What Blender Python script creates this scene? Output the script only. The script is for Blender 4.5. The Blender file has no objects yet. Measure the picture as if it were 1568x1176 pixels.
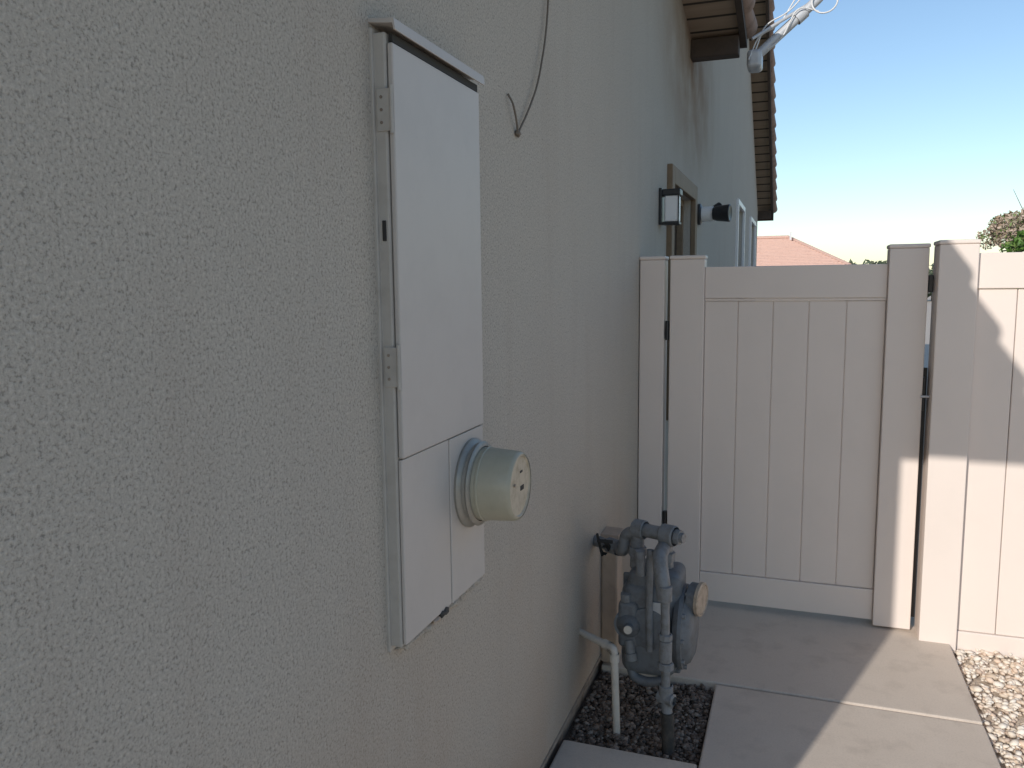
import bpy, bmesh, math, random
import numpy as np
from mathutils import Vector, Matrix
random.seed(3); rng=np.random.default_rng(5)
S=bpy.context.scene
COL=S.collection

# ------------------------------------------------ helpers
def link(o,parent=None):
    COL.objects.link(o)
    if parent: o.parent=parent
    return o
def empty(name,loc=(0,0,0)):
    e=bpy.data.objects.new(name,None); COL.objects.link(e); e.empty_display_size=.1
    return e
def obj_from_bm(name,bm,mat,parent=None,smooth=False):
    me=bpy.data.meshes.new(name); bm.to_mesh(me); bm.free()
    if smooth:
        for p in me.polygons: p.use_smooth=True
    o=bpy.data.objects.new(name,me)
    if mat: me.materials.append(mat)
    return link(o,parent)
def box(name,x0,x1,y0,y1,z0,z1,mat,parent=None,bev=.003,seg=2):
    bm=bmesh.new()
    bmesh.ops.create_cube(bm,size=1)
    for v in bm.verts:
        v.co=Vector(((x0+x1)/2+v.co.x*(x1-x0),(y0+y1)/2+v.co.y*(y1-y0),(z0+z1)/2+v.co.z*(z1-z0)))
    if bev>0:
        bmesh.ops.bevel(bm,geom=bm.edges[:],offset=bev,segments=seg,affect='EDGES',profile=.5)
    return obj_from_bm(name,bm,mat,parent)
def prism(name,pts,ax,a,b,mat,parent=None,bev=0):
    bm=bmesh.new()
    def mk(p,t):
        if ax==0: return (t,p[0],p[1])
        if ax==1: return (p[0],t,p[1])
        return (p[0],p[1],t)
    A=[bm.verts.new(mk(p,a)) for p in pts]; B=[bm.verts.new(mk(p,b)) for p in pts]
    bm.faces.new(A); bm.faces.new(B[::-1])
    n=len(pts)
    for i in range(n): bm.faces.new((A[i],B[i],B[(i+1)%n],A[(i+1)%n]))
    bmesh.ops.recalc_face_normals(bm,faces=bm.faces[:])
    if bev>0: bmesh.ops.bevel(bm,geom=bm.edges[:],offset=bev,segments=2,affect='EDGES',profile=.5)
    return obj_from_bm(name,bm,mat,parent)
def lathe(name,prof,origin,axis,mat,parent=None,n=40,smooth=True):
    axis=Vector(axis).normalized(); up=Vector((0,0,1)) if abs(axis.z)<.9 else Vector((1,0,0))
    a=axis.cross(up).normalized(); b=axis.cross(a); o=Vector(origin)
    bm=bmesh.new(); rings=[]
    for t,r in prof:
        if r<1e-6: rings.append([bm.verts.new(o+axis*t)])
        else: rings.append([bm.verts.new(o+axis*t+a*r*math.cos(2*math.pi*i/n)+b*r*math.sin(2*math.pi*i/n)) for i in range(n)])
    for A,B in zip(rings,rings[1:]):
        if len(A)==1 and len(B)==1: continue
        for i in range(n):
            j=(i+1)%n
            if len(A)==1: bm.faces.new((A[0],B[i],B[j]))
            elif len(B)==1: bm.faces.new((A[i],A[j],B[0]))
            else: bm.faces.new((A[i],A[j],B[j],B[i]))
    bmesh.ops.recalc_face_normals(bm,faces=bm.faces[:])
    ob=obj_from_bm(name,bm,mat,parent,smooth)
    if smooth: ob.data.set_sharp_from_angle(angle=math.radians(35))
    return ob
def fillet(pts,r,n=6):
    pts=[Vector(p) for p in pts]; out=[pts[0]]
    for i in range(1,len(pts)-1):
        p=pts[i]; d0=(pts[i-1]-p); d1=(pts[i+1]-p)
        rr=min(r,d0.length*.45,d1.length*.45)
        a=p+d0.normalized()*rr; b=p+d1.normalized()*rr
        for k in range(n+1):
            t=k/n; out.append(a*(1-t)**2+p*2*t*(1-t)+b*t*t)
    out.append(pts[-1]); return out
def tube(name,pts,r,mat,parent=None,n=16,fil=.0,caps=True):
    pts=fillet(pts,fil) if fil>0 else [Vector(p) for p in pts]
    bm=bmesh.new(); rings=[]; prev=None
    for i,p in enumerate(pts):
        if i==0: t=pts[1]-p
        elif i==len(pts)-1: t=p-pts[i-1]
        else: t=(pts[i+1]-p).normalized()+(p-pts[i-1]).normalized()
        t.normalize()
        if prev is None:
            u=Vector((0,0,1)) if abs(t.z)<.9 else Vector((1,0,0))
            a=t.cross(u).normalized()
        else:
            a=(prev-t*prev.dot(t)).normalized()
        prev=a; b=t.cross(a)
        rr=r[i] if isinstance(r,(list,tuple)) else r
        rings.append([bm.verts.new(p+a*rr*math.cos(2*math.pi*k/n)+b*rr*math.sin(2*math.pi*k/n)) for k in range(n)])
    for A,B in zip(rings,rings[1:]):
        for i in range(n):
            j=(i+1)%n; bm.faces.new((A[i],A[j],B[j],B[i]))
    if caps: bm.faces.new(rings[0][::-1]); bm.faces.new(rings[-1])
    bmesh.ops.recalc_face_normals(bm,faces=bm.faces[:])
    ob=obj_from_bm(name,bm,mat,parent,True)
    ob.data.set_sharp_from_angle(angle=math.radians(45))
    return ob
def np_mesh(name,V,Fc,mat,parent=None,smooth=False):
    me=bpy.data.meshes.new(name)
    nf,k=Fc.shape
    me.vertices.add(len(V)); me.vertices.foreach_set('co',V.astype(np.float32).ravel())
    me.loops.add(nf*k); me.loops.foreach_set('vertex_index',Fc.astype(np.int32).ravel())
    me.polygons.add(nf); me.polygons.foreach_set('loop_start',np.arange(0,nf*k,k,dtype=np.int32))
    me.polygons.foreach_set('loop_total',np.full(nf,k,dtype=np.int32))
    me.update(calc_edges=True); me.validate()
    if smooth: me.polygons.foreach_set('use_smooth',np.ones(nf,dtype=bool))
    me.materials.append(mat)
    o=bpy.data.objects.new(name,me); return link(o,parent)

# ------------------------------------------------ materials
def newmat(name):
    m=bpy.data.materials.new(name); m.use_nodes=True
    nt=m.node_tree; b=nt.nodes['Principled BSDF']
    return m,nt,b
def N(nt,t): return nt.nodes.new(t)
def ramp(nt,fac,stops):
    r=nt.nodes.new('ShaderNodeValToRGB'); e=r.color_ramp.elements
    while len(e)<len(stops): e.new(.5)
    for el,(p,c) in zip(e,stops): el.position=p; el.color=(*c,1) if len(c)==3 else c
    nt.links.new(fac,r.inputs[0]); return r.outputs[0]
def mix(nt,fac,a,b,mode='MIX'):
    m=nt.nodes.new('ShaderNodeMix'); m.data_type='RGBA'; m.blend_type=mode
    for sock,v in ((0,fac),(6,a),(7,b)):
        if isinstance(v,bpy.types.NodeSocket): nt.links.new(v,m.inputs[sock])
        elif sock==0: m.inputs[0].default_value=v
        else: m.inputs[sock].default_value=(*v,1)
    return m.outputs[2]
def pos(nt): return nt.nodes.new('ShaderNodeNewGeometry').outputs['Position']
def noise(nt,vec,scale,detail=3,rough=.5,dist=0):
    n=N(nt,'ShaderNodeTexNoise'); n.inputs['Scale'].default_value=scale; n.inputs['Detail'].default_value=detail
    n.inputs['Roughness'].default_value=rough; n.inputs['Distortion'].default_value=dist
    nt.links.new(vec,n.inputs['Vector']); return n.outputs['Fac']
def bump(nt,bsdf,h,strength,dist,prev=None):
    b=nt.nodes.new('ShaderNodeBump'); b.inputs['Strength'].default_value=strength; b.inputs['Distance'].default_value=dist
    nt.links.new(h,b.inputs['Height'])
    if prev: nt.links.new(prev,b.inputs['Normal'])
    nt.links.new(b.outputs[0],bsdf.inputs['Normal']); return b.outputs[0]
def mapping(nt,vec,scale=(1,1,1),rot=(0,0,0)):
    m=nt.nodes.new('ShaderNodeMapping'); m.inputs['Scale'].default_value=scale; m.inputs['Rotation'].default_value=rot
    nt.links.new(vec,m.inputs['Vector']); return m.outputs[0]
def zramp(nt,p,a,b,axis='Z'):
    s=nt.nodes.new('ShaderNodeSeparateXYZ'); nt.links.new(p,s.inputs[0])
    r=nt.nodes.new('ShaderNodeMapRange'); r.inputs[1].default_value=a; r.inputs[2].default_value=b
    r.inputs[3].default_value=0; r.inputs[4].default_value=1; nt.links.new(s.outputs[axis],r.inputs[0]); return r.outputs[0]
def mul(nt,a,b,op='MULTIPLY'):
    m=nt.nodes.new('ShaderNodeMath'); m.operation=op
    for i,v in enumerate((a,b)):
        if isinstance(v,bpy.types.NodeSocket): nt.links.new(v,m.inputs[i])
        else: m.inputs[i].default_value=v
    return m.outputs[0]

def painted(name,col,rough=.55,dirt=.12,dscale=6,metal=0,bumpy=.15,fine=300,dirtcol=None):
    m,nt,b=newmat(name); p=pos(nt)
    d=noise(nt,p,dscale,4,.65); dc=dirtcol or tuple(c*.55 for c in col)
    f=ramp(nt,d,[(.45,(0,0,0)),(.8,(1,1,1))])
    c=mix(nt,mul(nt,f,dirt*3),col,dc)
    sp=ramp(nt,noise(nt,p,45,3,.7),[(.62,(0,0,0)),(.75,(1,1,1))])
    c=mix(nt,mul(nt,sp,dirt*1.5),c,dc)
    nt.links.new(c,b.inputs['Base Color']); b.inputs['Roughness'].default_value=rough; b.inputs['Metallic'].default_value=metal
    if bumpy>0: bump(nt,b,noise(nt,p,fine,2),bumpy,.001)
    return m

def stucco_mat():
    m,nt,b=newmat('stucco'); p=pos(nt)
    g1=noise(nt,p,180,4,.74,.1)
    g0=noise(nt,p,60,2,.5)
    gm_=mul(nt,mul(nt,g1,.84),mul(nt,g0,.16),'ADD')
    base=mix(nt,ramp(nt,g1,[(.3,(0,0,0)),(.7,(1,1,1))]),(.42,.38,.325),(.60,.55,.475))
    pit=ramp(nt,gm_,[(.37,(1,1,1)),(.465,(0,0,0))])
    base=mix(nt,mul(nt,pit,.62),base,(.18,.165,.145))
    hi=ramp(nt,gm_,[(.54,(0,0,0)),(.64,(1,1,1))])
    base=mix(nt,mul(nt,hi,.4),base,(.71,.66,.58))
    big=ramp(nt,noise(nt,p,1.3,4,.6),[(.35,(0,0,0)),(.7,(1,1,1))])
    base=mix(nt,mul(nt,big,.16),base,(.38,.325,.27))
    streak=ramp(nt,noise(nt,mapping(nt,p,(1,5,.5)),1.5,3,.6),[(.5,(0,0,0)),(.75,(1,1,1))])
    base=mix(nt,mul(nt,streak,.18),base,(.36,.29,.235))
    low=mul(nt,zramp(nt,p,1.1,0.05),mul(nt,big,.35,'ADD'))
    base=mix(nt,mul(nt,low,.6),base,(.48,.34,.24))
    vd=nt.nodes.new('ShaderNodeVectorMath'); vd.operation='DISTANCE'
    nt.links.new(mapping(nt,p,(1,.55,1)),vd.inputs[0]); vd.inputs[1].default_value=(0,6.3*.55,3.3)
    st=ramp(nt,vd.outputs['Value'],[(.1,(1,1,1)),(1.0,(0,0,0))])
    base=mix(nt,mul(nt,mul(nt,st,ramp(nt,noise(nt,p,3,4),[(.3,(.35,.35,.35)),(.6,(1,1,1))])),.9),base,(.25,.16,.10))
    nt.links.new(base,b.inputs['Base Color']); b.inputs['Roughness'].default_value=.95
    b.inputs['Specular IOR Level'].default_value=.15
    bump(nt,b,gm_,.7,.009)
    return m
M_stucco=stucco_mat()
M_vinyl=painted('vinyl_beige',(.74,.635,.56),.45,.03,3,bumpy=.08,fine=90)
M_panel=painted('panel_paint',(.49,.45,.41),.5,.05,9,bumpy=.12)
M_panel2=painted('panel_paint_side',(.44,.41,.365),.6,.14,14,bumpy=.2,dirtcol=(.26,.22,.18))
M_metercan=painted('meter_cover_paint',(.40,.375,.285),.35,.08,25,bumpy=.2)
M_meterface=painted('meter_face_paint',(.46,.40,.30),.45,.3,35,bumpy=.3,dirtcol=(.25,.20,.13))
M_ring=painted('aluminium_ring',(.34,.32,.28),.42,.12,30,metal=.4)
M_dark=painted('dark_recess',(.03,.028,.025),.8,.1,20)
M_black=painted('black_metal',(.022,.022,.024),.4,.05,20)
M_gas=painted('gas_meter_paint',(.145,.155,.165),.55,.3,30,bumpy=.5,fine=180,dirtcol=(.085,.08,.075))
M_gas2=painted('gas_pipe_paint',(.20,.205,.21),.5,.3,35,bumpy=.4,fine=180,dirtcol=(.11,.10,.085))
M_index=painted('gas_index_paint',(.42,.33,.25),.5,.35,40,dirtcol=(.18,.14,.10))
M_tape=painted('pipe_wrap_tape',(.035,.033,.03),.7,.3,40,bumpy=.6,fine=120,dirtcol=(.12,.1,.08))
M_pvc=painted('pvc_white',(.60,.54,.46),.5,.15,20)
M_sleeve=painted('sleeve_paint',(.48,.37,.28),.7,.15,20)
M_wood=painted('eave_wood',(.075,.052,.038),.8,.3,10,bumpy=.5)
M_trim=painted('window_trim',(.24,.165,.10),.7,.2,14,bumpy=.3)
M_white=painted('white_plastic',(.80,.78,.76),.4,.05,20)
M_galv=painted('galvanised',(.55,.55,.55),.4,.12,20,metal=.15)
M_cable=painted('white_cable',(.75,.73,.70),.5,.1,20)
M_cabled=painted('grey_cable',(.17,.14,.11),.7,.2,20)
M_screed=painted('foundation',(.30,.25,.20),.95,.4,8,bumpy=1,fine=60,dirtcol=(.16,.12,.09))
def soffit_mat():
    m,nt,b=newmat('soffit_boards'); p=pos(nt)
    w=N(nt,'ShaderNodeTexWave'); w.bands_direction='Y'; w.inputs['Scale'].default_value=1.6; nt.links.new(p,w.inputs['Vector'])
    f=ramp(nt,w.outputs['Fac'],[(.02,(0,0,0)),(.08,(1,1,1))])
    c=mix(nt,noise(nt,mapping(nt,p,(1,8,8)),3,5),(.28,.20,.135),(.44,.33,.235))
    c=mix(nt,f,(.04,.03,.02),c)
    nt.links.new(c,b.inputs['Base Color']); b.inputs['Roughness'].default_value=.8
    return m
M_soffit=soffit_mat()
def tile_mat(name,a,bb,c2):
    m,nt,b=newmat(name); p=pos(nt)
    c=mix(nt,noise(nt,p,4,5,.7),a,bb)
    c=mix(nt,ramp(nt,noise(nt,p,13,4,.6),[(.5,(0,0,0)),(.75,(1,1,1))]),c,c2)
    nt.links.new(c,b.inputs['Base Color']); b.inputs['Roughness'].default_value=.85
    bump(nt,b,noise(nt,p,80,3),.3,.004); return m
M_tile=tile_mat('roof_tile_brown',(.30,.19,.145),(.42,.30,.24),(.19,.13,.10))
M_tile_red=tile_mat('roof_tile_red',(.56,.36,.285),(.64,.44,.36),(.48,.30,.235))
def glass_mat():
    m,nt,b=newmat('window_glass'); b.inputs['Base Color'].default_value=(.03,.035,.04,1)
    b.inputs['Roughness'].default_value=.05; b.inputs['Specular IOR Level'].default_value=.8; return m
M_glass=glass_mat()
def concrete_mat():
    m,nt,b=newmat('concrete'); p=pos(nt)
    c=mix(nt,noise(nt,p,2.2,6,.7),(.54,.45,.365),(.68,.58,.48))
    c=mix(nt,mul(nt,ramp(nt,noise(nt,p,140,2,.7),[(.45,(0,0,0)),(.75,(1,1,1))]),.3),c,(.39,.32,.255))
    c=mix(nt,mul(nt,ramp(nt,noise(nt,p,7,5,.6),[(.52,(0,0,0)),(.72,(1,1,1))]),.45),c,(.40,.325,.26))
    nt.links.new(c,b.inputs['Base Color']); b.inputs['Roughness'].default_value=.9
    n1=bump(nt,b,noise(nt,p,220,2),.35,.002); bump(nt,b,noise(nt,p,9,3),.2,.006,n1); return m
M_conc=concrete_mat()
def pebble_mat(name,stops,s=.35):
    m,nt,b=newmat(name); p=pos(nt); g=nt.nodes.new('ShaderNodeNewGeometry')
    c=ramp(nt,g.outputs['Random Per Island'],stops)
    c=mix(nt,mul(nt,noise(nt,p,130,3),s),c,(.35,.28,.22),'MULTIPLY')
    nt.links.new(c,b.inputs['Base Color']); b.inputs['Roughness'].default_value=.8; return m
M_peb=pebble_mat('pebbles_light',[(0,(.64,.50,.37)),(.3,(.80,.69,.56)),(.6,(.86,.78,.67)),(.85,(.74,.56,.42)),(1,(.50,.39,.31))],.12)
M_pebd=pebble_mat('gravel_brown',[(0,(.08,.06,.045)),(.35,(.16,.115,.085)),(.7,(.23,.175,.135)),(.9,(.36,.30,.245)),(1,(.06,.048,.04))])
def soil(name,a,b2,sc=3):
    m,nt,b=newmat(name); p=pos(nt)
    c=mix(nt,noise(nt,p,sc,6,.7),a,b2)
    c=mix(nt,ramp(nt,noise(nt,p,60,3,.7),[(.45,(0,0,0)),(.7,(1,1,1))]),c,tuple(x*.7 for x in a))
    nt.links.new(c,b.inputs['Base Color']); b.inputs['Roughness'].default_value=.95
    bump(nt,b,noise(nt,p,50,3),.5,.01); return m
M_ground=soil('ground_soil',(.56,.46,.36),(.68,.57,.46))
M_soild=soil('bed_soil',(.10,.075,.055),(.17,.125,.095),9)
def leaf_mat(name,stops,rough=.6):
    m,nt,b=newmat(name); g=nt.nodes.new('ShaderNodeNewGeometry')
    nt.links.new(ramp(nt,g.outputs['Random Per Island'],stops),b.inputs['Base Color'])
    b.inputs['Roughness'].default_value=rough; return m
M_leaf=leaf_mat('leaves_green',[(0,(.04,.09,.015)),(.5,(.09,.19,.03)),(.85,(.15,.26,.05)),(1,(.22,.25,.09))])
M_dry=leaf_mat('leaves_dry_pink',[(0,(.30,.22,.14)),(.4,(.48,.37,.28)),(.72,(.58,.45,.37)),(.82,(.14,.20,.06)),(1,(.18,.24,.08))])
M_far=leaf_mat('leaves_far',[(0,(.05,.07,.04)),(.6,(.09,.12,.07)),(1,(.14,.15,.10))])
M_bark=painted('bark',(.13,.09,.06),.9,.4,20,bumpy=1,fine=60)

# ------------------------------------------------ ground
def sheet(name,x0,x1,y0,y1,z,mat):
    bm=bmesh.new(); vs=[bm.verts.new(c) for c in((x0,y0,z),(x1,y0,z),(x1,y1,z),(x0,y1,z))]; bm.faces.new(vs)
    return obj_from_bm(name,bm,mat)
sheet('ground',-400,400,-200,900,-.06,M_ground)
path=empty('concrete_path')
box('slab_1',0.0,1.52,3.375,6.4,-.12,0,M_conc,path,.008,3)
box('slab_2',.505,1.52,2.0,3.360,-.12,0,M_conc,path,.008,3)
box('slab_3',0.0,.500,.9,2.75,-.12,-.002,M_conc,path,.008,3)
box('slab_4',.505,1.52,.5,1.985,-.12,0,M_conc,path,.008,3)
box('slab_5',0.0,1.52,6.42,12.0,-.12,0,M_conc,path,.008,3)
box('slab_6',-.0,1.52,-3.0,.485,-.12,0,M_conc,path,.008,3)
sheet('planting_bed_soil',-.02,.53,2.7,3.40,-.045,M_soild)

def ico_unit(sub=1):
    bm=bmesh.new(); bmesh.ops.create_icosphere(bm,subdivisions=sub,radius=1)
    V=np.array([v.co[:] for v in bm.verts]); Fc=np.array([[v.index for v in f.verts] for f in bm.faces]); bm.free(); return V,Fc
def scatter(name,n,x0,x1,y0,y1,z,smin,smax,mat,flat=.6,zj=.01,sub=1):
    V,Fc=ico_unit(sub); nv=len(V)
    P=np.column_stack([rng.uniform(x0,x1,n),rng.uniform(y0,y1,n),np.zeros(n)])
    s=rng.uniform(smin,smax,n)*rng.choice([.7,1,1.35],n,p=[.4,.45,.15]); 
    sc=np.column_stack([s*rng.uniform(.7,1.3,n),s*rng.uniform(.6,1.1,n),s*flat*rng.uniform(.6,1.2,n)])
    jit=1+rng.uniform(-.22,.22,(n,nv,1))
    L=V[None]*jit*sc[:,None,:]
    a=rng.uniform(0,6.28,n); ti=rng.uniform(-.5,.5,n)
    ca,sa=np.cos(a),np.sin(a); ct,st=np.cos(ti),np.sin(ti)
    x=L[:,:,0]*ct[:,None]-L[:,:,2]*st[:,None]; zz=L[:,:,0]*st[:,None]+L[:,:,2]*ct[:,None]; y=L[:,:,1]
    X=x*ca[:,None]-y*sa[:,None]; Y=x*sa[:,None]+y*ca[:,None]
    P[:,2]=z+rng.uniform(0,zj,n)
    W=np.stack([X,Y,zz],2)+P[:,None,:]
    FF=(Fc[None]+(np.arange(n)*nv)[:,None,None]).reshape(-1,3)
    return np_mesh(name,W.reshape(-1,3),FF,mat,None,True)
scatter('gravel',15000,1.535,3.4,1.6,4.2,-.050,.009,.019,M_peb,.55,.022)
scatter('gravel.001',3800,.005,.495,2.76,3.365,-.042,.006,.013,M_pebd,.7,.018)

# ------------------------------------------------ house
house=empty('stucco_house')
Y0=.30; YE=16.4
poly=[(Y0,.055),(YE,.055),(YE,3.08),(10.6,6.30),(5.9,3.72),(4.38,3.72),(Y0,2.94)]
wall=prism('side_wall',poly,0,-.2,0,M_stucco,house)
openings=[(5.22,6.30,.95,2.34),(10.9,12.1,.95,2.72),(13.8,15.2,.95,2.72)]
cutters=[]
for (a,b_,c,d) in openings:
    cu=box('cut',-.3,.1,a,b_,c,d,None,None,0); cutters.append(cu)
for cu in cutters:
    md=wall.modifiers.new('b','BOOLEAN'); md.operation='DIFFERENCE'; md.object=cu; md.solver='EXACT'
dg=bpy.context.evaluated_depsgraph_get(); me=bpy.data.meshes.new_from_object(wall.evaluated_get(dg))
wall.modifiers.clear(); wall.data=me
for cu in cutters: bpy.data.objects.remove(cu)
box('foundation',-.22,-.018,Y0+.02,YE-.02,-.2,.053,M_screed,house,0)
box('weep_screed',-.03,.006,Y0,YE,.042,.058,M_screed,house,.002)
box('front_wall',-9,-.205,Y0,Y0+.2,0,2.94,M_stucco,house,0)
box('rear_wall',-9,-.205,YE-.2,YE,0,3.0,M_stucco,house,0)
prism('far_side_wall',poly,0,-9,-8.8,M_stucco,house)
def window(name,a,b_,c,d,trim,tw,tp):
    e=house
    box(name+'_glass',-.11,-.10,a,b_,c,d,M_glass,e,0)
    for i,(yy0,yy1,z0,z1) in enumerate([(a,a+.05,c,d),(b_-.05,b_,c,d),(a+.05,b_-.05,c,c+.05),(a+.05,b_-.05,d-.05,d),((a+b_)/2-.02,(a+b_)/2+.02,c+.05,d-.05)]):
        box(name+'_sash_%d'%i,-.10,-.055,yy0,yy1,z0,z1,M_white if trim is M_white else M_trim,e,.003)
    for i,(yy0,yy1,z0,z1) in enumerate([(a-tw,a,c-tw,d+tw),(b_,b_+tw,c-tw,d+tw),(a,b_,c-tw,c),(a,b_,d,d+tw)]):
        box(name+'_trim_%d'%i,-.01,tp,yy0,yy1,z0,z1,trim,e,.006)
window('window_1',*openings[0],M_trim,.11,.035)
window('window_2',*openings[1],M_white,.07,.035)
window('window_3',*openings[2],M_white,.07,.035)

def tile_slope(name,x0,x1,ya,za,yb,zb,mat,parent,course=.36,pitch=.24):
    L=math.hypot(yb-ya,zb-za); n=int(L/course)+1; ty,tz=(yb-ya)/L,(zb-za)/L
    ny,nz=(-tz,ty) if ty>0 else (tz,-ty)
    xs=np.arange(x0,x1+.001,pitch/8); 
    V=[];Fc=[]
    for k in range(n):
        s0=k*course; s1=min(L,s0+course+.05)
        dz=random.uniform(-.004,.004)
        base=len(V)
        for (s,hh) in ((s0,0.0),(s0,.055+dz),(s1,.018)):
            for x in xs:
                w=.035*abs(math.sin(math.pi*(x-x0)/pitch)) if hh>0 else 0
                h2=hh+w
                V.append((x,ya+ty*s+ny*h2,za+tz*s+nz*h2))
        m=len(xs)
        for r in range(2):
            for i in range(m-1):
                a=base+r*m+i; Fc.append((a,a+1,a+m+1,a+m))
    o=np_mesh(name,np.array(V),np.array(Fc),mat,parent)
    for k in range(n):
        s0=k*course; s1=min(L,s0+course+.06)
        if s1-s0<.1: continue
        p0=(x1+.0,ya+ty*s0+ny*.045,za+tz*s0+nz*.045); p1=(x1+.0,ya+ty*s1+ny*.02,za+tz*s1+nz*.02)
        tube(name+'_rake_%d'%k,[p0,p1],[.09,.055],mat,parent,14)
    return o
def roof_plane(tag,x0,x1,ya,za,yb,zb,fascia=.16):
    sg=1 if yb>ya else -1
    t=.03
    prism(tag+'_soffit',[(ya,za+fascia-.05),(yb,zb+fascia-.05),(yb,zb+fascia-.05+t),(ya,za+fascia-.05+t)],0,x0,x1-.045,M_soffit,house)
    prism(tag+'_barge_board',[(ya,za),(yb,zb),(yb,zb+fascia+.02),(ya,za+fascia+.02)],0,x1-.043,x1,M_wood,house)
    prism(tag+'_fascia',[(ya-sg*.04,za),(ya-sg*.002,za),(ya-sg*.002,za+fascia+.01),(ya-sg*.04,za+fascia+.01)],0,x0,x1,M_wood,house)
    tile_slope(tag+'_tiles',x0,x1-.02,ya-sg*.05,za+fascia+.02,yb,zb+fascia+.02,M_tile,house)
XB=-2.4
roof_plane('front_roof',XB,.37,-.2,2.85,4.38,3.77,.085)
roof_plane('front_roof_rear',XB,.38,6.3,3.42,4.38,3.768,.085)
roof_plane('main_roof_rear',XB,.28,16.8,2.93,10.6,6.34)
roof_plane('main_roof_front',XB,.28,6.0,3.79,10.6,6.34)
prism('roof_deck_front',[(-.2,2.95),(4.38,3.88),(4.38,3.93),(-.2,3.0)],0,-9.3,XB-.002,M_tile,house)
prism('roof_deck_main',[(16.8,3.1),(10.6,6.5),(6.0,3.95),(6.0,4.0),(10.6,6.56),(16.8,3.15)],0,-9.3,XB-.002,M_tile,house)
box('lookout_beam_1',.0,.335,6.12,6.25,3.33,3.46,M_wood,house,.006)
box('lookout_beam_2',.0,.32,.36,.48,2.90,3.01,M_wood,house,.006)
box('lookout_beam_3',.0,.235,16.5,16.6,2.95,3.10,M_wood,house,.006)

# ------------------------------------------------ electrical panel
pan=empty('electrical_panel')
yA,yB=1.425,1.875
D=.040
ZB,ZT,ZD=.958,2.205,1.362
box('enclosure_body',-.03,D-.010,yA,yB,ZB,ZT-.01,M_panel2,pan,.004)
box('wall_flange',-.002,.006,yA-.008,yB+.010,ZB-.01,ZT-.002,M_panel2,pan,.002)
box('door',D-.008,D+.004,yA+.004,yB-.003,ZD,ZT-.030,M_panel,pan,.003)
box('lower_cover_left',D-.009,D-.001,yA+.004,1.662,ZB+.006,ZD-.003,M_panel,pan,.002)
box('lower_cover_right',D-.009,D+.001,1.6645,yB-.003,ZB+.006,ZD-.003,M_panel,pan,.002)
prism('rain_cap',[(-.01,ZT+.008),(-.01,ZT+.016),(D+.014,ZT+.010),(D+.017,ZT-.012),(D+.013,ZT-.012),(D+.010,ZT+.001)],1,yA-.008,yB+.004,M_panel,pan,.001)
box('cap_shadow_strip',D-.006,D+.001,yA+.01,yB-.006,ZT-.028,ZT-.012,M_dark,pan,.0005)  # solid dark strip, painted shade under the rain cap lip
for i,z in enumerate((2.05,1.55)):
    box('hinge_leaf_%d'%i,.010,D+.001,yA-.003,yA+.001,z-.04,z+.04,M_panel2,pan,.001)
    tube('hinge_pin_%d'%i,[(D+.001,yA-.002,z-.045),(D+.001,yA-.002,z+.045)],.0038,M_panel2,pan,10)
    for k in(-.024,.0,.024):
        lathe('hinge_screw',[(0,.003),(.0015,.003),(.002,0)],(.020,yA-.003,z+k),(0,-1,0),M_screed,pan,10)
box('latch_slot',.014,.022,yA-.003,yA+.001,1.80,1.84,M_dark,pan,.001)
box('side_knockout',.0,.026,yB-.001,yB+.010,1.66,1.69,M_dark,pan,.002)
def lump(name,c,s,mat,parent,seed):
    bm=bmesh.new(); bmesh.ops.create_icosphere(bm,subdivisions=3,radius=1); r=random.Random(seed)
    ph=[r.uniform(0,6) for _ in range(6)]
    for v in bm.verts:
        k=1+.25*math.sin(v.co.x*4+ph[0])*math.sin(v.co.y*5+ph[1])+.15*math.sin(v.co.z*9+ph[2])*math.cos(v.co.y*8+ph[3])
        v.co=Vector((c[0]+v.co.x*s[0]*k,c[1]+v.co.y*s[1]*k,c[2]+v.co.z*s[2]*k))
    return obj_from_bm(name,bm,mat,parent,True)
for i in range(6):
    lump('stucco_patch_%d'%i,(.006,1.50+.07*i,ZB-.012-.004*(i%2)),(.022,.05,.014),M_stucco,pan,i)
lump('rust_chip',(.034,1.62,ZB+.002),(.012,.022,.010),M_tape,pan,9)
lump('rust_chip_2',(.034,1.585,ZB-.002),(.010,.018,.005),M_sleeve,pan,12)
mc=(D-.001,1.79,1.228)
lathe('meter_socket_ring',[(0,.108),(.008,.110),(.014,.106),(.018,.099),(.024,.099),(.030,.104),(.034,.100),(.036,.092)],mc,(1,0,0),M_ring,pan,64)
lathe('meter_cover',[(.034,.090),(.06,.0885),(.085,.087),(.122,.0845),(.130,.081),(.132,.078)],mc,(1,0,0),M_metercan,pan,64)
lathe('meter_face',[(.1305,.0785),(.1315,.074),(.128,.071),(.128,.0)],mc,(1,0,0),M_meterface,pan,64)
lathe('meter_seal_band',[(.044,.0905),(.046,.0915),(.050,.0915),(.052,.0895)],mc,(1,0,0),M_metercan,pan,64)
box('meter_slot_1',mc[0]+.1275,mc[0]+.1295,mc[1]+.006,mc[1]+.030,mc[2]-.014,mc[2]-.002,M_dark,pan,.001)
box('meter_slot_2',mc[0]+.1275,mc[0]+.1292,mc[1]+.004,mc[1]+.022,mc[2]+.030,mc[2]+.036,M_tape,pan,.001)
lathe('meter_stud',[(.128,.004),(.132,.004),(.133,0)],(mc[0],mc[1]-.04,mc[2]+.01),(1,0,0),M_screed,pan,12)

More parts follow.
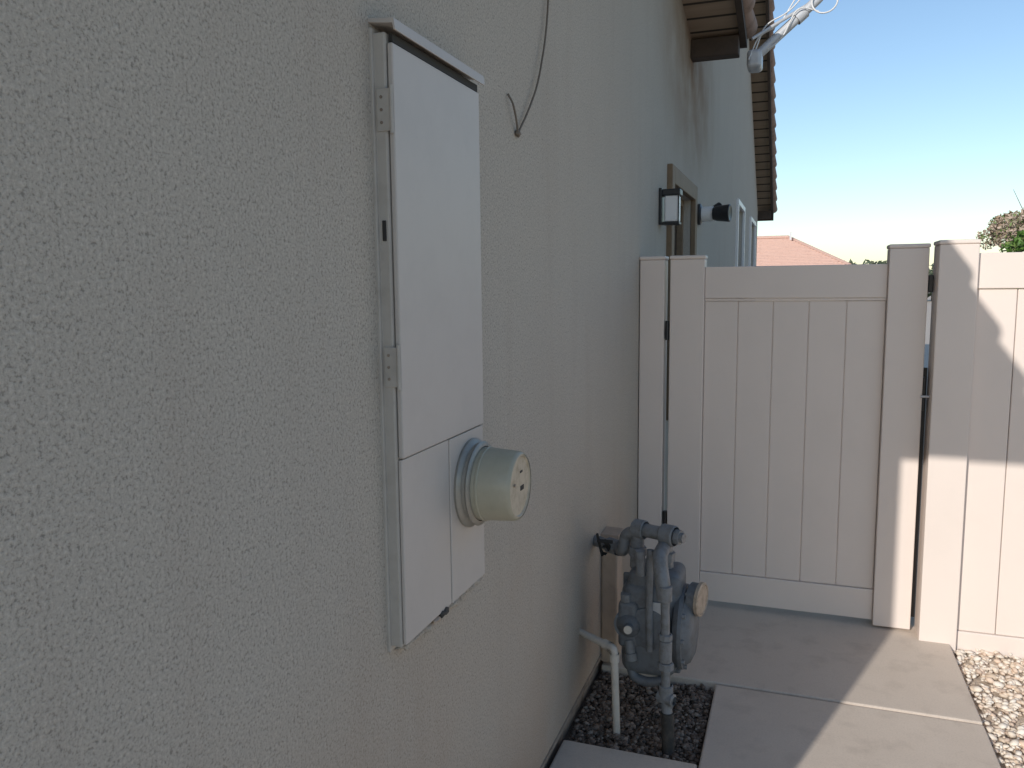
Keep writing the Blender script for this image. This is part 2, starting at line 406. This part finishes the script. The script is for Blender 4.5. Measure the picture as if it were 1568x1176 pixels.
# ------------------------------------------------ cable on wall
wc=empty('wall_cable')
tube('cable_long',[(.006,2.60,2.94),(.012,2.56,2.61),(.014,2.52,2.48),(.016,2.43,2.32),(.012,2.34,2.22),(.008,2.27,2.155)],.0032,M_cabled,wc,8,.08)
tube('cable_short',[(.004,2.19,2.245),(.016,2.20,2.22),(.014,2.235,2.18),(.008,2.262,2.15)],.003,M_cabled,wc,8,.03)
lump('cable_anchor',(.006,2.268,2.15),(.008,.014,.010),M_cabled,wc,4)

# ------------------------------------------------ gate
gate=empty('vinyl_gate')
gy=4.2
def capbox(name,x0,x1,y0,y1,z0,z1,par):
    box(name,x0,x1,y0,y1,z0,z1-.02,M_vinyl,par,.004)
    box(name+'_cap',x0-.004,x1+.004,y0-.004,y1+.004,z1-.0195,z1,M_vinyl,par,.006)
capbox('left_stile',.163,.337,gy,gy+.10,.03,1.855,gate)
capbox('right_stile',1.188,1.357,gy-.015,gy+.10,.012,1.885,gate)
box('top_rail',.338,1.187,gy+.012,gy+.062,1.635,1.795,M_vinyl,gate,.004)
box('bottom_rail',.338,1.187,gy+.012,gy+.062,.03,.185,M_vinyl,gate,.004)
box('rail_channel',.338,1.187,gy+.018,gy+.056,1.622,1.634,M_vinyl,gate,.002)
xs=[.338,.503,.672,.840,1.012,1.187]
for i in range(5):
    box('board_%d'%i,xs[i]+.0012,xs[i+1]-.0012,gy+.024,gy+.048,.186,1.621,M_vinyl,gate,.004)
box('board_backing',.34,1.185,gy+.030,gy+.042,.187,1.62,M_vinyl,gate,0)
for i,z in enumerate((1.47,.45)):
    box('hinge_%d'%i,.136,.162,gy+.02,gy+.05,z-.045,z+.045,M_black,gate,.004)
    tube('hinge_barrel_%d'%i,[(.149,gy+.014,z-.05),(.149,gy+.014,z+.05)],.011,M_black,gate,12)
box('latch_plate',1.358,1.370,gy-.01,gy+.03,1.10,1.26,M_black,gate,.004)
tube('latch_bar',[(1.35,gy-.022,1.17),(1.395,gy-.022,1.17)],.006,M_galv,gate,10)
box('latch_catch',1.36,1.382,gy+.0,gy+.03,1.66,1.74,M_black,gate,.004)
box('stop_strip',1.362,1.384,gy+.06,gy+.09,.05,1.30,M_black,gate,.002)
# ------------------------------------------------ fence
fence=empty('vinyl_fence')
capbox('wall_post',.004,.133,gy+.01,gy+.12,0,1.855,fence)
capbox('latch_post',1.385,1.545,gy-.10,gy+.06,-.05,1.895,fence)
def panel(x0,x1,yf,par,tag):
    box(tag+'_top_rail',x0,x1,yf,yf+.05,1.675,1.835,M_vinyl,par,.004)
    box(tag+'_bottom_rail',x0,x1,yf,yf+.05,-.05,.05,M_vinyl,par,.004)
    n=int(round((x1-x0)/.17)); w=(x1-x0)/n
    for i in range(n):
        box(tag+'_board_%d'%i,x0+i*w+.0012,x0+(i+1)*w-.0012,yf+.013,yf+.037,.051,1.674,M_vinyl,par,.004)
panel(1.546,3.58,gy-.055,fence,'panel_a')
capbox('post_b',3.581,3.71,gy-.09,gy+.05,-.05,1.895,fence)
panel(3.711,5.75,gy-.055,fence,'panel_b')
capbox('post_c',5.751,5.88,gy-.09,gy+.05,-.05,1.895,fence)

# ------------------------------------------------ gas meter
gm=empty('gas_meter')
def rblock(name,x0,x1,y0,y1,z0,z1,mat,par,bev):
    o=box(name,x0,x1,y0,y1,z0,z1,mat,par,bev,5)
    for p_ in o.data.polygons: p_.use_smooth=True
    o.data.set_sharp_from_angle(angle=math.radians(50)); return o
rblock('meter_body',.165,.385,2.98,3.20,.17,.55,M_gas,gm,.05)
rblock('meter_top_case',.19,.40,3.0,3.18,.46,.60,M_gas,gm,.035)
box('case_seam',.158,.392,3.075,3.095,.162,.558,M_gas,gm,.008)
lathe('diaphragm_case',[(0,.0),(0,.15),(.02,.165),(.035,.165),(.036,.15),(.06,.135),(.075,.10),(.08,0)],(.375,3.09,.36),(1,0,0),M_gas,gm,48)
for i in range(10):
    a=i*2*math.pi/10
    lathe('flange_bolt_%d'%i,[(0,.009),(.012,.009),(.013,0)],(.41,3.09+.155*math.cos(a),.36+.155*math.sin(a)),(1,0,0),M_gas2,gm,6,False)
lathe('index_housing',[(0,.06),(.03,.06),(.035,.052)],(.43,3.07,.49),(1,-.25,0),M_gas,gm,32)
lathe('index_face',[(.033,.066),(.046,.066),(.049,.058),(.045,.055),(.045,0)],(.43,3.07,.49),(1,-.25,0),M_index,gm,32)
lathe('turret_left',[(0,.03),(.05,.028),(.052,.036),(.085,.036),(.088,.026),(.12,.026)],(.215,3.08,.585),(0,0,1),M_gas2,gm,8,False)
lathe('turret_right',[(0,.03),(.04,.028),(.042,.036),(.075,.036),(.078,.026),(.12,.026)],(.33,3.08,.585),(0,0,1),M_gas2,gm,8,False)
tube('top_pipe',[(.215,3.08,.66),(.215,3.08,.745),(.37,3.02,.745)],.027,M_gas2,gm,20,.05)
lathe('tee_collar_1',[(-.026,.034),(-.022,.038),(.022,.038),(.026,.034)],(.225,3.075,.745),(.155,-.06,0),M_gas2,gm,20)
lathe('tee_collar_2',[(-.03,.037),(-.025,.041),(.025,.041),(.03,.037)],(.345,3.03,.745),(.155,-.06,0),M_gas2,gm,20)
lathe('tee_plug',[(0,.030),(.02,.030),(.02,.02),(.035,.02),(.036,0)],(.375,3.02,.745),(.155,-.06,0),M_gas2,gm,8,False)
tube('house_line',[(.0,3.24,.625),(.12,3.16,.63),(.155,3.10,.635),(.165,3.09,.72),(.23,3.07,.735)],.024,M_gas2,gm,18,.035)
lathe('house_line_union',[(-.03,.034),(.03,.034)],(.10,3.175,.629),(.12,-.08,0),M_gas2,gm,8,False)
tube('valve_stem',[(.085,3.15,.63),(.075,3.11,.67)],.009,M_dark,gm,10)
box('valve_handle',.045,.11,3.095,3.108,.665,.678,M_dark,gm,.003)
lathe('valve_nut',[(-.018,.018),(.018,.018)],(.07,3.13,.625),(0,1,0),M_dark,gm,6,False)
tube('valve_lever',[(.06,3.13,.60),(.045,3.10,.70)],.006,M_dark,gm,8)
tube('riser_elbow',[(.33,3.06,.70),(.33,2.90,.70),(.35,2.86,.62),(.36,2.855,.56)],.028,M_gas2,gm,20,.06)
tube('riser_pipe',[(.36,2.855,.60),(.372,2.845,.10)],.0165,M_gas2,gm,18)
for i,(z0,z1,r) in enumerate([(.55,.61,.027),(.40,.425,.026),(.315,.40,.024),(.285,.315,.030),(.16,.225,.027)]):
    xx=.36+.012*(.60-(z0+z1)/2)/.5
    lathe('riser_fitting_%d'%i,[(0,r*.8),(.003,r),(z1-z0-.003,r),(z1-z0,r*.8)],(xx,2.852,z0),(0,0,1),M_gas2,gm,8 if i in(1,3) else 20,i not in (1,3))
lathe('stopcock_body',[(-.035,.016),(-.03,.024),(.03,.024),(.035,.016)],(.371,2.848,.175),(1,-.4,0),M_gas2,gm,16)
tube('riser_lower',[(.372,2.847,.16),(.38,2.835,.10)],.02,M_gas2,gm,16)
tube('riser_wrap',[(.378,2.838,.125),(.385,2.828,-.05)],.024,M_tape,gm,16)
rx,ry,rz=.040,.035,.040
lathe('regulator_dome',[(-.045,0),(-.045,.03),(-.03,.050),(-.006,.055),(-.006,.062),(.006,.062),(.006,.052),(.03,.040),(.05,.020),(.07,.018),(.072,0)],(.165+rx,2.95+ry,.345+rz),(.1,-1,.1),M_gas,gm,28)
rblock('regulator_body',.12+rx,.20+rx,2.93+ry,3.02+ry,.25+rz,.44+rz,M_gas,gm,.02)
lathe('regulator_badge',[(0,.016),(.003,.016),(.004,0)],(.172+rx,2.876+ry,.353+rz),(.1,-1,.1),M_pvc,gm,16)
lathe('regulator_vent',[(0,.019),(.05,.019),(.052,.024),(.08,.024),(.08,.014),(.05,.012)],(.165+rx,2.94+ry,.285+rz),(.15,-.15,-1),M_gas2,gm,18)
tube('regulator_pipe',[(.21,3.02,.33),(.205,3.01,.20),(.22,3.0,.160),(.28,2.99,.150),(.35,3.0,.17)],.019,M_gas,gm,16,.04)
lathe('regulator_cap',[(0,.022),(.03,.022),(.032,0)],(.15+rx,2.95+ry,.44+rz),(0,-.1,1),M_gas2,gm,8,False)
tube('bypass_pipe',[(.25,2.96,.60),(.25,2.95,.70)],.018,M_gas2,gm,14)
lathe('front_cover_plate',[(0,.085),(.012,.082),(.02,.06),(.022,0)],(.28,2.985,.38),(0,-1,0),M_gas,gm,36)
tube('vertical_bracket',[(.285,2.97,.70),(.285,2.955,.5),(.29,2.955,.3)],.014,M_gas2,gm,14)
box('meter_tag',.295,.345,2.972,2.976,.44,.49,M_galv,gm,.001)
sl=empty('conduit_cover')
prism('sleeve',[(0,3.36),(.075,3.36),(.075,3.46),(0,3.46)],2,.02,.60,M_sleeve,sl,.01)
box('sleeve_cap',0,.082,3.352,3.468,.601,.62,M_sleeve,sl,.003)

pv=empty('pvc_drain_pipe')
tube('pipe',[(-.01,3.01,.315),(.165,2.885,.322),(.175,2.895,-.05)],.0145,M_pvc,pv,16,.014)
lathe('elbow_collar_a',[(-.016,.019),(.016,.019)],(.132,2.9086,.3207),(.175,-.125,.007),M_pvc,pv,16)
lathe('elbow_collar_b',[(-.016,.019),(.016,.019)],(.166,2.886,.286),(.01,.01,-.372),M_pvc,pv,16)

# ------------------------------------------------ wall lantern
wl=empty('wall_lantern')
box('backplate',0,.018,4.80,4.90,2.06,2.27,M_black,wl,.004)
box('roof_cap',.018,.125,4.795,4.905,2.225,2.262,M_black,wl,.006)
box('lamp_housing',.035,.115,4.805,4.895,2.075,2.224,M_white,wl,.006)
box('base_plate',.02,.12,4.80,4.90,2.058,2.074,M_black,wl,.004)
box('corner_bar',.112,.119,4.80,4.808,2.07,2.24,M_black,wl,.001)
fl=empty('security_floodlight')
lathe('wall_mount',[(0,.085),(.02,.085),(.03,.07),(.03,0)],(0,6.75,2.27),(1,0,0),M_black,fl,28)
lathe('sensor_body',[(.03,.06),(.12,.06),(.13,.05),(.13,0)],(0,6.75,2.27),(1,0,0),M_white,fl,28)
lathe('lamp_head',[(.0,.05),(.03,.06),(.13,.07),(.135,.06),(.12,0)],(.125,6.72,2.27),(1,-.15,-.02),M_black,fl,24)
lathe('lamp_head_2',[(.0,.02),(.03,.035),(.08,.05),(.08,0)],(.10,6.80,2.30),(.6,.5,.2),M_black,fl,24)

# ------------------------------------------------ satellite dish
sd=empty('satellite_dish')
a0=Vector((.42,6.30,3.32)); a1=Vector((.88,6.4,3.74)); 
box('mount_foot',.385,.49,6.22,6.42,3.25,3.38,M_galv,sd,.03,4)
tube('mast',[a0,a1,(.97,6.42,3.98),(1.0,6.42,4.20)],.034,M_galv,sd,18,.05)
tube('strut',[(.42,6.2,3.44),(.78,6.38,3.68)],.012,M_galv,sd,12)
lathe('mast_clamp',[(-.04,.045),(.04,.045)],(.74,6.37,3.612),(.46,.1,.42),M_galv,sd,16)
lathe('reflector',[(0,0),(.02,.10),(.06,.22),(.10,.30),(.104,.30),(.064,.22),(.024,.10),(.004,0)],(1.0,6.46,4.36),(.3,-1,.4),M_galv,sd,48)
tube('feed_arm',[(.95,6.40,3.84),(1.06,6.1,3.80),(1.1,5.95,3.86)],.012,M_galv,sd,12,.05)
lathe('feed_horn',[(-.05,.03),(0,.035),(.06,.03),(.06,0)],(1.04,6.30,3.80),(1,-.2,.3),M_dark,sd,20)
def loop(c,r,ax,ay,n=28,st=0,en=6.28):
    return [Vector(c)+Vector(ax)*r*math.cos(st+(en-st)*i/n)+Vector(ay)*r*math.sin(st+(en-st)*i/n) for i in range(n+1)]
tube('cable_coil',loop((.90,6.33,3.68),.085,(1,0,0),(0,.2,1)),.006,M_cable,sd,8)
tube('cable_1',[(.97,6.36,3.76),(.80,6.33,3.78),(.66,6.3,3.62),(.50,6.3,3.56),(.44,6.25,3.36)],.005,M_cable,sd,8,.12)
tube('cable_2',[(.90,6.36,3.80),(.74,6.33,3.78),(.60,6.3,3.54),(.46,6.28,3.48),(.40,6.2,3.30)],.005,M_cable,sd,8,.12)
tube('cable_3',[(.86,6.34,3.62),(.72,6.3,3.66),(.62,6.3,3.44),(.48,6.3,3.36)],.005,M_cable,sd,8,.1)

# ------------------------------------------------ vegetation
def foliage(name,centers,n,leaf,mat,parent):
    C=np.array([c[:3] for c in centers]); Rr=np.array([c[3] for c in centers])
    idx=rng.choice(len(C),n,p=Rr**2/np.sum(Rr**2))
    d=rng.normal(size=(n,3)); d/=np.linalg.norm(d,axis=1)[:,None]
    rad=Rr[idx]*rng.uniform(.45,1.08,n)**.6
    pc=C[idx]+d*rad[:,None]*np.array([1,1,.85])
    s=leaf*rng.uniform(.6,1.4,n)
    a=rng.normal(size=(n,3)); a/=np.linalg.norm(a,axis=1)[:,None]
    b=np.cross(a,rng.normal(size=(n,3))); b/=np.linalg.norm(b,axis=1)[:,None]
    q=np.stack([pc-a*s[:,None],pc+b*s[:,None]*.45,pc+a*s[:,None],pc-b*s[:,None]*.45],1).reshape(-1,3)
    return np_mesh(name,q,np.arange(4*n).reshape(n,4),mat,parent)
sh=empty('flowering_shrub')
bc=Vector((3.42,9.0,0))
gc=[];dc=[]
for i in range(70):
    a=random.uniform(0,6.28); r=.98*math.sqrt(random.random()); z=random.uniform(1.1,2.16-.10*r)
    gc.append((bc.x+r*math.cos(a)*1.0,bc.y-.25+r*math.sin(a),z,random.uniform(.12,.22)))
for i in range(80):
    a=random.uniform(0,6.28); r=.98*math.sqrt(random.random())
    dc.append((bc.x+.15+r*math.cos(a),bc.y+.6+r*math.sin(a)*.8,2.16+.66*(1-r)+random.uniform(-.1,.06),random.uniform(.10,.18)))
foliage('green_leaves',gc,24000,.028,M_leaf,sh)
foliage('dry_blossom',dc,28000,.020,M_dry,sh)
for i in range(9):
    a=i*.7; t=(bc.x+.6*math.cos(a),bc.y+.6*math.sin(a),2.1)
    tube('stem_%d'%i,[(bc.x+.05*math.cos(a),bc.y+.05*math.sin(a),-.06),(bc.x+.25*math.cos(a),bc.y+.25*math.sin(a),1.0),t],[.03,.02,.008],M_bark,sh,8)
for i in range(14):
    a=random.uniform(0,6.28); r=random.uniform(.1,.7); x=bc.x+.1+r*math.cos(a); y=bc.y+.5+r*math.sin(a)
    tube('twig_%d'%i,[(x,y,2.1),(x+random.uniform(-.1,.1),y,2.4),(x+random.uniform(-.2,.2),y,2.6+random.uniform(0,.12))],[.006,.004,.002],M_bark,sh,6)

dt=empty('distant_trees')
far=[]
for i in range(70):
    far.append((random.uniform(4,30),random.uniform(78,84),random.uniform(1.0,2.9),random.uniform(.7,1.3)))
foliage('tree_crowns',far,9000,.28,M_far,dt)
for i in range(10):
    x=5+2.4*i; tube('trunk_%d'%i,[(x,81,-.1),(x,81,2.0)],[.16,.1],M_bark,dt,8)

# ------------------------------------------------ neighbour house
nb=empty('tile_roof_house')
box('walls',-9,2.6,46,56,-.06,2.55,M_stucco,nb,0)
bm=bmesh.new()
e=[(-9.6,45.4,2.55),(3.25,45.4,2.55),(3.25,56.6,2.55),(-9.6,56.6,2.55)]; rg=[(-6,51,4.35),(.1,51,4.35)]
ev=[bm.verts.new(v) for v in e]; rv=[bm.verts.new(v) for v in rg]
for f_ in ((ev[0],ev[1],rv[1],rv[0]),(ev[1],ev[2],rv[1]),(ev[2],ev[3],rv[0],rv[1]),(ev[3],ev[0],rv[0])): bm.faces.new(f_)
bm.faces.new(ev[::-1])
obj_from_bm('roof',bm,M_tile_red,nb)
for k in range(20):
    t=k/20; z=2.56+t*1.8; y=45.4+t*5.6; xa=-9.6+3.6*t; xb=3.25-3.15*t
    box('course_%d'%k,xa,xb,y-.02,y+.05,z-.04,z+.045,M_tile_red,nb,0)
tube('hip_ridge',[(3.25,45.4,2.6),(.1,51,4.42),(-6,51,4.42)],.1,M_tile_red,nb,8)
box('vent_pipe',.2,.3,50,50.1,4.2,4.65,M_galv,nb,0)
box('window',.2,1.8,45.97,45.99,1.0,2.1,M_glass,nb,0)

# ------------------------------------------------ light
sd_=Vector((.33,1,-.45)).normalized()
sun=bpy.data.lights.new('sun','SUN'); sun.energy=3.5; sun.angle=math.radians(.5); sun.color=(1,.965,.92)
so=bpy.data.objects.new('sun',sun); link(so); so.rotation_euler=sd_.to_track_quat('-Z','Y').to_euler(); so.location=(-5,-10,8)
w=bpy.data.worlds.new('World'); S.world=w; w.use_nodes=True; nt=w.node_tree
bg=nt.nodes['Background']; sk=nt.nodes.new('ShaderNodeTexSky'); sk.sky_type='NISHITA'; sk.sun_disc=False
sk.sun_elevation=math.asin(-sd_.z); sk.sun_rotation=math.atan2(-.33,-1)%(2*math.pi)
sk.air_density=1.1; sk.dust_density=.4; sk.ozone_density=2.6
nt.links.new(sk.outputs[0],bg.inputs[0]); bg.inputs[1].default_value=.15
# ------------------------------------------------ camera
f=1225.;yaw=math.radians(19.66);p=math.radians(7.0);roll=math.radians(.6)
h=Vector((-math.sin(yaw),math.cos(yaw),0));R=Vector((math.cos(yaw),math.sin(yaw),0))
F=h*math.cos(p)+Vector((0,0,-math.sin(p)));U=h*math.sin(p)+Vector((0,0,math.cos(p)))
R2=R*math.cos(roll)-U*math.sin(roll); U2=U*math.cos(roll)+R*math.sin(roll)
cam=bpy.data.cameras.new('camera'); cam.sensor_width=36; cam.lens=36*f/1568; cam.clip_end=2000; cam.clip_start=.02
co=bpy.data.objects.new('camera',cam); link(co)
m3=Matrix((R2,U2,-F)).transposed(); co.matrix_world=Matrix.Translation((.79,0,1.71))@m3.to_4x4()
S.camera=co
S.view_settings.view_transform='Standard'; S.view_settings.look='None'; S.view_settings.exposure=0
